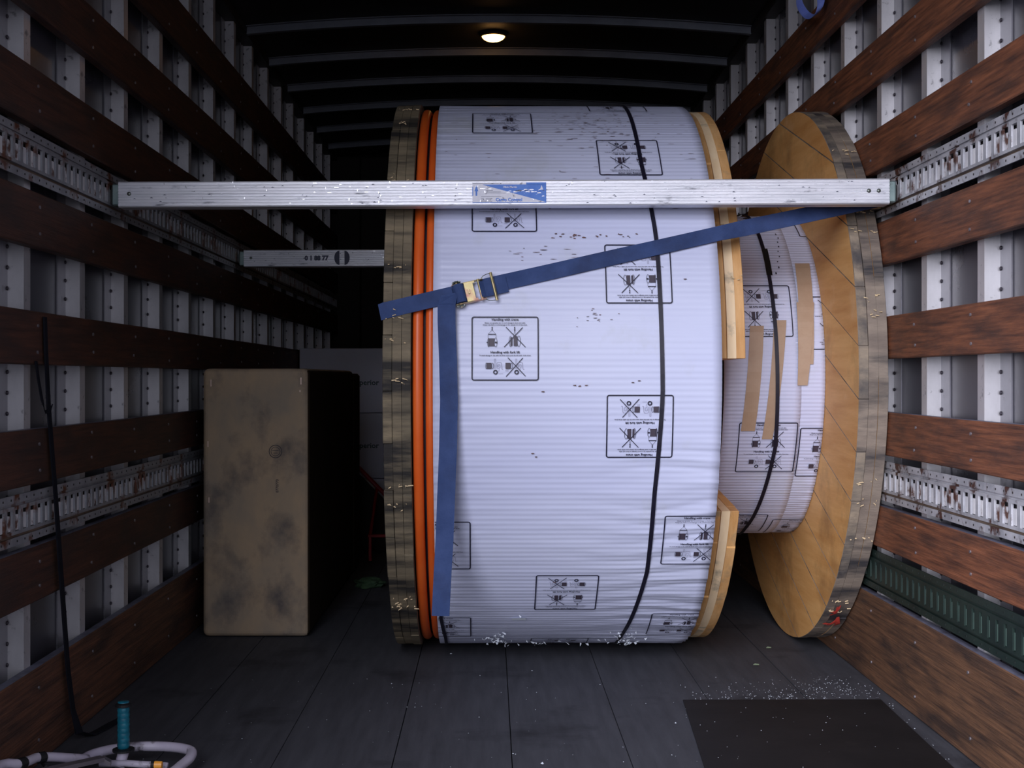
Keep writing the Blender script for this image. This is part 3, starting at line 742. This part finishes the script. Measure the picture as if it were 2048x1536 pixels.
for i, (X, dg) in enumerate(pts):
    p = onreel(X, dg); cs.append(p-SO); a = dg*D2R; T = Vector((0, math.sin(a), math.cos(a)))
    ws.append(Vector((-.22, 0, 0))+T*.97)
P0 = cs[-1]; PE = Vector((1.226, 4.035, CAMZ+.562))-SO
for i in range(1, 7):
    u = i/6; cs.append(P0+(PE-P0)*u); ws.append(Vector((-.18, .12+.3*u, .95)))
# straight-line smoothing of width vectors is enough
XA = -.103; XB = -.026
def at_x(X):
    for i in range(4, len(cs)-1):
        if (cs[i]+SO).x <= X <= (cs[i+1]+SO).x:
            u = (X-(cs[i]+SO).x)/((cs[i+1]-cs[i]).x); return cs[i]+(cs[i+1]-cs[i])*u, Vector(ws[i])+(Vector(ws[i+1])-Vector(ws[i]))*u, i
(pa, wa, ia), (pb, wb, ib) = at_x(XA), at_x(XB)
b = MB(); b.ribbon(cs[:ia+1]+[pa], [Vector(w_) for w_ in ws[:ia+1]]+[wa], .0255, .0022); b.build('webbing', M['strap_blue'], strap)
b = MB(); b.ribbon([pb]+cs[ib+1:], [wb]+[Vector(w_) for w_ in ws[ib+1:]], .0255, .0022); b.build('webbing', M['strap_blue'], strap)
b = MB(); b.box(PE.x-.02, PE.x+.012, PE.y-.012, PE.y+.02, PE.z-.028, PE.z+.028, c=.004); b.build('end_hook', M['gold'], strap)
# tail
tl = [(899, 588), (893, 610), (893, 645), (896, 720), (898, 800), (896, 900), (892, 1000), (889, 1080), (885, 1150), (881, 1232)]
cs, ws = [], []
for i, (px, py) in enumerate(tl):
    Y = 3.838 if i == 0 else 3.812; cs.append(Vector(((px-980)*Y/2550, Y+.004*math.sin(i), CAMZ+(755-py)*Y/2550))-SO)
    ws.append((1, .12*math.sin(i*1.3), .22 if i == 0 else .0))
b = MB(); b.ribbon(cs, ws, .0268, .0022); b.build('loose_tail', M['strap_blue'], strap)
# ratchet buckle in its own frame
a = 14.9*D2R; Nn = Vector((0, -math.cos(a), math.sin(a))); T = Vector((0, math.sin(a), math.cos(a))); be = 13.2*D2R
U = Vector((math.cos(be), 0, 0))+T*math.sin(be); V = Vector((-math.sin(be), 0, 0))+T*math.cos(be)
org = onreel(-.045, 14.9, RS+.003)-SO
def R3(u, v, n_): return org+U*u+V*v+Nn*n_
class RB(MB):
    def rbox(s, u0, u1, v0, v1, n0, n1, mi=0):
        vs = [R3(u, v, n_) for u in (u0, u1) for v in (v0, v1) for n_ in (n0, n1)]
        s.add(vs, [(0, 1, 3, 2), (4, 6, 7, 5), (0, 4, 5, 1), (2, 3, 7, 6), (0, 2, 6, 4), (1, 5, 7, 3)], mi)
rat = RB()
for v in (-.0325, .0305):
    rat.rbox(-.066, .030, v, v+.002, .001, .016)
rat.rbox(-.030, -.002, -.031, .031, .0145, .0165); rat.rbox(-.022, -.016, -.008, .008, .0165, .0205); rat.rbox(-.004, .004, -.031, -.024, .014, .0165); rat.rbox(-.004, .004, .024, .031, .014, .0165)
rt = bevel(rat.build('ratchet_frame', M['gold'], strap), .0008, 1)
for uu, vv0, vv1, nn, r_, m in ((.016, -.034, .034, .012, .0042, 'gold'), (.058, -.045, .045, .014, .0045, 'gold')):
    b = MB(); b.tube([R3(uu, vv0, nn), R3(uu, vv1, nn)], r_, n=12, mi=0); b.build('crossbar' if uu < .05 else 'handle_bar', M[m], rt, smooth=False)
for v in (-1, 1):
    b = MB(); b.tube([R3(.026, v*.034, .013), R3(.034, v*.040, .014), R3(.046, v*.043, .014), R3(.058, v*.0435, .014)], .0012, n=8); b.build('wire_loop', M['gear'], rt)
    b = MB(); n_ = 14; vs = []     # toothed gear
    for side in (0, 1):
        for k in range(n_*2):
            r_ = .0135 if k % 2 else .0095; aa = PI*k/n_; vs.append(R3(-.050+r_*math.cos(aa), v*(.036+.004*side), .010+r_*math.sin(aa)))
    m2 = n_*2; fs = [tuple(range(m2)), tuple(range(2*m2-1, m2-1, -1))]+[(k, (k+1) % m2, m2+(k+1) % m2, m2+k) for k in range(m2)]
    b.add(vs, fs); b.build('gear', M['gear'], rt)
b = MB(); b.tube([R3(-.050, -.041, .010), R3(-.050, .041, .010)], .0045, n=12); b.build('axle', M['gold'], rt)
b = MB(); b.tube([R3(-.047, -.029, .009), R3(-.047, .029, .009)], .0175, n=24); b.build('webbing_roll', M['strap_blue'], rt, smooth=False)
b = MB(); b.ribbon([R3(-.047+.0, 0, .0265), R3(-.055, 0, .0235), R3(-.064, 0, .012), R3(-.066, 0, .001)], [V]*4, .0255, .002); b.build('webbing', M['strap_blue'], rt)
b = MB(); b.ribbon([R3(.10, .002, .002), R3(.06, .001, .004), R3(.03, 0, .008), R3(.016, 0, .0165)], [V]*4, .0250, .002); b.build('webbing', M['strap_blue'], strap)

# ---------------------------------------------------------------- pale blue loop hanging at upper right
LY = 4.86; lc = Vector((1.205, LY, CAMZ+1.56))
cs, ws = [], []
lp_ = [(1612, -66), (1606, -40), (1598, -12), (1597, 4), (1603, 18), (1612, 30), (1622, 35), (1632, 30), (1640, 18), (1643, 2), (1640, -14), (1632, -40), (1622, -66)]
for i, (px, py) in enumerate(lp_):
    ly = min(4.86, 1.205*2550/(px-980))-.02+.03*i/12; cs.append(Vector(((px-980)*ly/2550, ly, CAMZ+(755-py)*ly/2550))-lc); ws.append(Vector((.25+.35*i/12, -.9, .25)))
b = MB(); b.ribbon(cs, ws, [.021]*13, .004); o = b.build('strap_loop', M['strap_pale'], None, lc, smooth=False)
s_ = o.modifiers.new('sub', 'SUBSURF'); s_.levels = 2; s_.render_levels = 2; s_.subdivision_type = 'CATMULL_CLARK'
tag(o, 'pale blue webbing loop hanging from the top rail of the right wall', 'strap')

# ---------------------------------------------------------------- black strap hanging on the left wall
bs = thing('hanging_strap', 'thin black strap hanging down the left slatted wall to the floor', 'strap', (XL+.02, 3.25, 1.2))
BO = Vector((XL+.02, 3.25, 1.2))
def wl_pt(px, py, X): Y = (px-980); Y = X*2550/Y; return Vector((X, Y, CAMZ+(755-py)*Y/2550))
cs = [wl_pt(90, 634, XL+.007), wl_pt(92, 700, XL+.007), wl_pt(97, 810, XL+.010), wl_pt(104, 900, XL+.010), wl_pt(112, 1000, XL+.012), wl_pt(120, 1120, XL+.014), wl_pt(128, 1230, XL+.014), wl_pt(136, 1340, XL+.014), wl_pt(146, 1420, XL+.018)]
cs += [Vector((-1.118, 3.47, .022)), Vector((-1.10, 3.51, .006)), Vector((-1.088, 3.57, .004)), Vector((-1.075, 3.64, .004)), Vector((-1.06, 3.70, .004))]
cs = [c-BO for c in cs]
ws = [Vector((0, 1, 0))]*9+[Vector((.3, .8, 0)), Vector((.7, .3, 0)), Vector((1, .2, 0)), Vector((1, .2, 0)), Vector((1, .2, 0))]
b = MB(); b.ribbon(cs, ws, [.010]*2+[.012]*3+[.014]*9, .004); b.build('webbing', M['strap_black'], bs)
cs = [wl_pt(72, 722, XL+.004), wl_pt(77, 760, XL+.006), wl_pt(84, 800, XL+.008), wl_pt(90, 824, XL+.012), wl_pt(100, 822, XL+.014), wl_pt(104, 812, XL+.014)]
b = MB(); b.ribbon([c-BO for c in cs], [Vector((0, 1, .0))]*3+[Vector((0, .6, -.6))]+[Vector((0, 0, 1))]+[Vector((0, .6, .6))], .007, .003); b.build('loop', M['strap_black'], bs)

# ---------------------------------------------------------------- cartons
bx = MB(); bx.box(-1.095, -.689, 4.855, 6.42, .002, 1.024)
bx.m = [0, 1, 0, 0, 0, 0]  # side facing the reel takes darker cardboard, its shade painted in
t = thing('carton', 'tall narrow brown cardboard carton with smudged front, beside the left wall', 'carton', (-.89, 4.855, 0))
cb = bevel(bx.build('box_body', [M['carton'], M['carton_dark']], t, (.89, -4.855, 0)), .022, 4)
P = [(p, 0, 0) for p in ring_p(0, 0, .0255, .0255, .003, 28)]+[(p, 0, 0) for p in ring_p(0, 0, .018, .018, .002, 24)]+[(p, 0, 0) for p in line_p(-.012, .004, .012, .004, .0022)]+[(p, 0, 0) for p in line_p(-.008, -.006, .008, -.006, .0022)]
k_ = 4.855/2550
flat(P, -.0008, (551-980)*k_+.89, CAMZ+(755-903)*k_).build('printed_stamp', M['carton_ink'], t)
b = MB()
for poly in text_polys('0770770', .0145, 0, 0, .0004, 1.0):
    b.add([((557-980)*k_+.89-p[1], -.0008, CAMZ+(755-972)*k_+p[0]) for p in poly], [tuple(range(len(poly)))])
b.build('printed_number', M['carton_ink'], t)
for px, py, ln in ((422, 766, .026), (602, 762, .026), (600, 782, .008), (416, 888, .022), (418, 1000, .020)):
    b = MB(); X = (px-980)*k_+.89; Z = CAMZ+(755-py)*k_; b.box(X-.0015, X+.0015, -.0018, .001, Z-ln/2, Z+ln/2); b.build('staple', M['staple'], t)
b = MB(); b.box(-.14, .60-.36, 0, .012, 0, .01)
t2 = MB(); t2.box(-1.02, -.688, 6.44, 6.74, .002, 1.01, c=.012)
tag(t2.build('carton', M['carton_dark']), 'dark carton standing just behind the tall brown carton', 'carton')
WB = [(0.002, .382, 'bottom'), (.386, .775, 'middle'), (.779, 1.165, 'top')]
for z0, z1, wh in WB:
    o = thing('shipping_box', {'bottom': 'white shipping box at the bottom of the stack behind the brown carton', 'middle': 'white shipping box with green lettering, middle of the stack behind the brown carton',
              'top': 'white shipping box with green lettering, topmost of the stack behind the brown carton'}[wh], 'box', (-.87, 7.66, z0), 0, 'white boxes stacked behind the brown carton')
    b = MB(); b.box(-.275, .275, 0, .5, 0, z1-z0, c=.004); b.build('box_body', M['white_box'], o)
    if wh == 'bottom': continue
    zt = (764 if wh == 'top' else 890); zz = CAMZ+(755-zt)*7.66/2550-.018-z0
    b = flat([(p, 0, 0) for p in text_polys('Superior', .046, .122, zz, .0008)], -.001, 0, 0); b.build('lettering', M['box_ink'], o)
    for q in range(2):
        b = MB(); b.box(.238, .246, -.0012, .001, .10+.07*q, .112+.07*q); b.build('printed_dot', M['box_black'], o)
# dark red frame between the boxes and the floor
t = thing('tilted_frame', 'dark red steel frame leaning on the floor between the white boxes and the big reel', 'frame', (-.6, 7.15, 0))
b = MB(); b.tube([(-.16, .05, .50), (.30, .05, .03)], .012, n=10); b.build('sloping_rail', M['red_steel'], t)
b = MB(); b.tube([(-.05, -.35, .145), (.25, -.35, .145)], .009, n=10); b.build('cross_rail', M['red_steel'], t)
b = MB(); b.tube([(-.04, -.35, .012), (-.04, -.35, .145), (-.04, .05, .36)], .009, n=10); b.build('side_rail', M['red_steel'], t)
b = MB(); b.add([(-.16, .02, .47), (.28, .02, .02), (-.16, .02, .02), (-.16, .04, .47), (.28, .04, .02), (-.16, .04, .02)], [(0, 1, 2), (3, 5, 4), (0, 3, 4, 1), (1, 4, 5, 2), (2, 5, 3, 0)])
b.build('back_plate', M['dark_panel'], t)
def blob(name, c, rad, m, seed, parent=None, flatz=.5):
    bm_ = bmesh.new(); bmesh.ops.create_icosphere(bm_, subdivisions=3, radius=1)
    for v in bm_.verts:
        d = 1+.45*noise.noise(v.co*1.9+Vector((seed, 0, 0)))+.22*noise.noise(v.co*4.3+Vector((0, seed, 0)))
        v.co = Vector((v.co.x*rad*d*1.3, v.co.y*rad*d, max(v.co.z*rad*d*flatz, -.3*rad)+.3*rad))
    me = bpy.data.meshes.new(name); bm_.to_mesh(me); bm_.free(); me.materials.append(m)
    return link(name, me, parent, c)
tag(blob('rag', (-.575, 6.02, .001), .055, M['green_rag'], 3.3), 'crumpled dull green rag on the floor left of the big reel', 'rag')

# ---------------------------------------------------------------- red rag caught on the right reel's rim
def onrim(dg, X, R=R2+.004): a = dg*D2R; return Vector((X, Y2-R*math.cos(a), R2+R*math.sin(a)))
rg = thing('red_rag', 'torn red plastic ribbon caught on the rim of the right reel near the floor', 'ribbon', onrim(-57, 1.19))
b = MB(); RO = onrim(-57, 1.19)
for (d0, x0, d1, x1, wd) in ((-56, 1.195, -59.5, 1.180, .012), (-56, 1.197, -59.8, 1.205, .012), (-56.2, 1.196, -59.2, 1.160, .006), (-51.5, 1.178, -54.6, 1.170, .009), (-51, 1.185, -53.5, 1.168, .006)):
    cs = []
    for i in range(5):
        u = i/4; cs.append(onrim(d0+(d1-d0)*u, x0+(x1-x0)*u, R2+.006+.010*math.sin(u*PI))-RO)
    b.ribbon(cs, [(1, .2*math.sin(k*2.), .3) for k in range(5)], [wd*(.35+.65*k/4) for k in range(5)], .0012)
b.build('torn_strips', M['red_rag'], rg)

# ---------------------------------------------------------------- black rubber mat and debris
b = MB(); 
pz = .0045; q = [(.590, 3.900), (1.196, 3.905), (1.150, 2.60), (.500, 2.62)]
b.add([(x, y, .0016) for x, y in q]+[(x, y, pz) for x, y in q], [(0, 1, 2, 3), (4, 7, 6, 5), (0, 4, 5, 1), (1, 5, 6, 2), (2, 6, 7, 3), (3, 7, 4, 0)])
tag(b.build('floor_mat', M['rubber']), 'thin black rubber mat on the floor at the right, in front of the reels', 'mat')
b = MB(); r_ = random.Random(9)
def crumb(x, y, s_, z=.0012):
    h = s_*r_.uniform(.3, .7); a0 = r_.uniform(0, 6); n_ = 5; vs = [(x+s_*math.cos(a0+2*PI*k/n_)*r_.uniform(.6, 1), y+s_*math.sin(a0+2*PI*k/n_)*r_.uniform(.6, 1), z) for k in range(n_)]+[(x, y, z+h)]
    b.add(vs, [tuple(range(n_))]+[(k, (k+1) % n_, n_) for k in range(n_)])
for _ in range(130):
    x = r_.gauss(1.0, .13); y = 3.92+abs(r_.gauss(0, .11))
    if x < 1.22: crumb(x, y, r_.uniform(.0009, .0028))
for _ in range(120): crumb(min(1.22, r_.gauss(1.11, .06)), r_.gauss(4.05, .09), r_.uniform(.0009, .0026))
for _ in range(80): crumb(r_.uniform(.62, .95), 3.91+abs(r_.gauss(0, .06)), r_.uniform(.0009, .0030))
for _ in range(60): 
    y = r_.uniform(3.0, 3.9); crumb(1.19-(3.9-y)*.05+r_.gauss(.012, .012), y, r_.uniform(.001, .003))
for _ in range(50): crumb(r_.uniform(.55, 1.1), r_.uniform(3.0, 3.85), r_.uniform(.0009, .0022), .0048)
for _ in range(120): crumb(r_.uniform(-.9, 1.1), r_.uniform(3.1, 4.2), r_.uniform(.0008, .0024))
for px, py, s_ in ((1085, 1528, .007), (902, 1308, .006), (1064, 1342, .004), (1351, 1447, .004), (1026, 1508, .004), (783, 1368, .003), (1200, 1370, .003), (960, 1352, .003), (814, 1415, .003), (830, 1415, .003)):
    Y = CAMZ*2550/(py-755); crumb((px-980)*Y/2550, Y, s_)
stuff(tag(b.build('foam_crumbs', M['foam']), 'white plastic crumbs scattered over the dark floor', 'debris'))
for i, (px, py, s_, lb) in enumerate(((1512, 1331, .010, 'pale green shred on the floor in front of the right reel'), (1537, 1297, .009, 'dull green shred on the floor just below the right reel'))):
    Y = CAMZ*2550/(py-755); X = (px-980)*Y/2550; c = MB()
    c.add([(-s_, -s_*.4, 0), (s_, -s_*.6, .001), (s_*1.1, s_*.3, .003), (-s_*.2, s_*.7, .004), (-s_*.9, s_*.3, .001), (0, 0, -.0008)], [(0, 1, 2, 3, 4), (1, 0, 5), (2, 1, 5), (3, 2, 5), (4, 3, 5), (0, 4, 5)])
    tag(c.build('shred', M['straw'], None, (X, Y, .002)), lb, 'debris')

# ---------------------------------------------------------------- white tubular hand truck lying at lower left
ht = thing('hand_truck', 'white tubular hand truck lying at lower left, its teal grip sticking up', 'hand truck', (-.92, 3.2, 0))
HO = Vector((-.92, 3.2, 0))
def fp(px, py, z): Y = (CAMZ-z)*2550/(py-755); return Vector(((px-980)*Y/2550, Y, z))-HO
loop = [fp(160, 1522, .035), fp(180, 1511, .036), fp(205, 1503, .038), fp(236, 1497, .040), fp(277, 1493, .040), fp(328, 1493, .040), fp(360, 1496, .040), fp(380, 1501, .040), fp(384, 1507, .039), fp(378, 1518, .037), fp(362, 1531, .035), fp(345, 1545, .035)]
loop = [Vector((-1.075, 2.95, .034))-HO]+loop+[Vector((-.80, 2.95, .034))-HO, Vector((-.81, 2.6, .03))-HO]
def smooth_pts(pts, k=3):
    out = []
    for i in range(len(pts)-1):
        p0, p1, p2, p3 = pts[max(i-1, 0)], pts[i], pts[i+1], pts[min(i+2, len(pts)-1)]
        for j in range(k):
            t_ = j/k; out.append(.5*((2*p1)+(p2-p0)*t_+(2*p0-5*p1+4*p2-p3)*t_*t_+(3*p1-p0-3*p2+p3)*t_**3))
    out.append(pts[-1]); return out
b = MB(); b.tube(smooth_pts(loop), .0125, n=14); b.build('loop_handle', M['white_tube'], ht, smooth=True)
b = MB(); b.tube([fp(335, 1532, .034), fp(256, 1527, .032), fp(200, 1527, .030)], .0085, n=12); b.build('cross_tube', M['white_tube'], ht, smooth=True)
gx, gy = -.917, 3.19
b = MB(); b.tube([Vector((gx-.005, gy-.02, .020))-HO, Vector((gx, gy, .052))-HO, Vector((gx, gy, .066))-HO], [.013, .014, .013], n=14); b.build('grip_stub', M['white_tube'], ht, smooth=True)
pr = [(0, .013)]; zz = .004
while zz < .112: pr += [(zz, .0145), (zz+.005, .0158), (zz+.010, .0145)]; zz += .0125
pr += [(.118, .0135)]
b = MB(); b.lathe(pr, axis='z', n=20, centre=(gx-HO.x, gy-HO.y, .062)); gp = b.build('grip', M['teal'], ht, smooth=True)
b = MB(); b.lathe([(0, .013), (.001, .027), (.006, .027), (.008, .014)], axis='z', n=24, centre=(gx-HO.x, gy-HO.y, .055)); b.build('collar', M['black_rubber'], gp, smooth=False)
b = MB(); b.lathe([(0, .0145), (.002, .0205), (.008, .0205), (.012, .012), (.013, .004)], axis='z', n=24, centre=(gx-HO.x, gy-HO.y, .166)); b.build('collar', M['black_rubber'], gp, smooth=False)
b = MB(); p0, p1, p2 = fp(70, 1542, .062), fp(205, 1513, .062), fp(222, 1522, .050)
for (q0, q1) in ((p0, p1), (p1, p2)):
    d = (q1-q0).normalized(); w_ = Vector((-d.y, d.x, 0))*.013; up = Vector((0, 0, .010))
    b.add([q0-w_-up, q0+w_-up, q1+w_-up, q1-w_-up, q0-w_, q0+w_, q1+w_, q1-w_], [(0, 1, 2, 3), (4, 7, 6, 5), (0, 4, 5, 1), (1, 5, 6, 2), (2, 6, 7, 3), (3, 7, 4, 0)])
b.build('flat_bar', M['grey_steel'], ht)
b = MB(); b.tube(smooth_pts([Vector((-1.125, 2.55, .098))-HO, Vector((-1.128, 2.8, .098))-HO, fp(2, 1530, .096), fp(38, 1528, .088), fp(60, 1521, .082), fp(82, 1514, .076), fp(140, 1516, .056), fp(175, 1519, .040)]), .0115, n=12); b.build('side_tube', M['white_tube'], ht, smooth=True)
for pa, pb in (((36, 1529), (48, 1525)), ((77, 1516), (88, 1514))):
    b = MB(); b.tube([fp(pa[0], pa[1], .088 if pa[0] < 60 else .077), fp(pb[0], pb[1], .085 if pa[0] < 60 else .075)], .0138, n=12); b.build('clamp', M['black_rubber'], ht)
b = MB(); b.tube(smooth_pts([fp(92, 1534, .062), fp(84, 1525, .060), fp(96, 1521, .058), fp(140, 1520, .052)]), .004, n=8); b.build('brake_hose', M['black_rubber'], ht)
c = fp(316, 1530, .046); b = MB(); b.tube([c-Vector((.008, 0, 0)), c+Vector((.010, 0, 0))], [.010, .009], n=14); b.build('end_cap', M['orange_cap'], ht)
c = fp(308, 1530, .045); b = MB(); b.tube([c-Vector((.006, 0, 0)), c+Vector((.004, 0, 0))], .0115, n=14); b.build('clamp', M['black_rubber'], ht)
b = MB()
for X in (-1.09, -.815): b.box(X-HO.x-.012, X-HO.x+.012, 2.2-HO.y, 2.62-HO.y, .012, .036, c=.003)
b.build('lower_rail', M['white_tube'], ht)
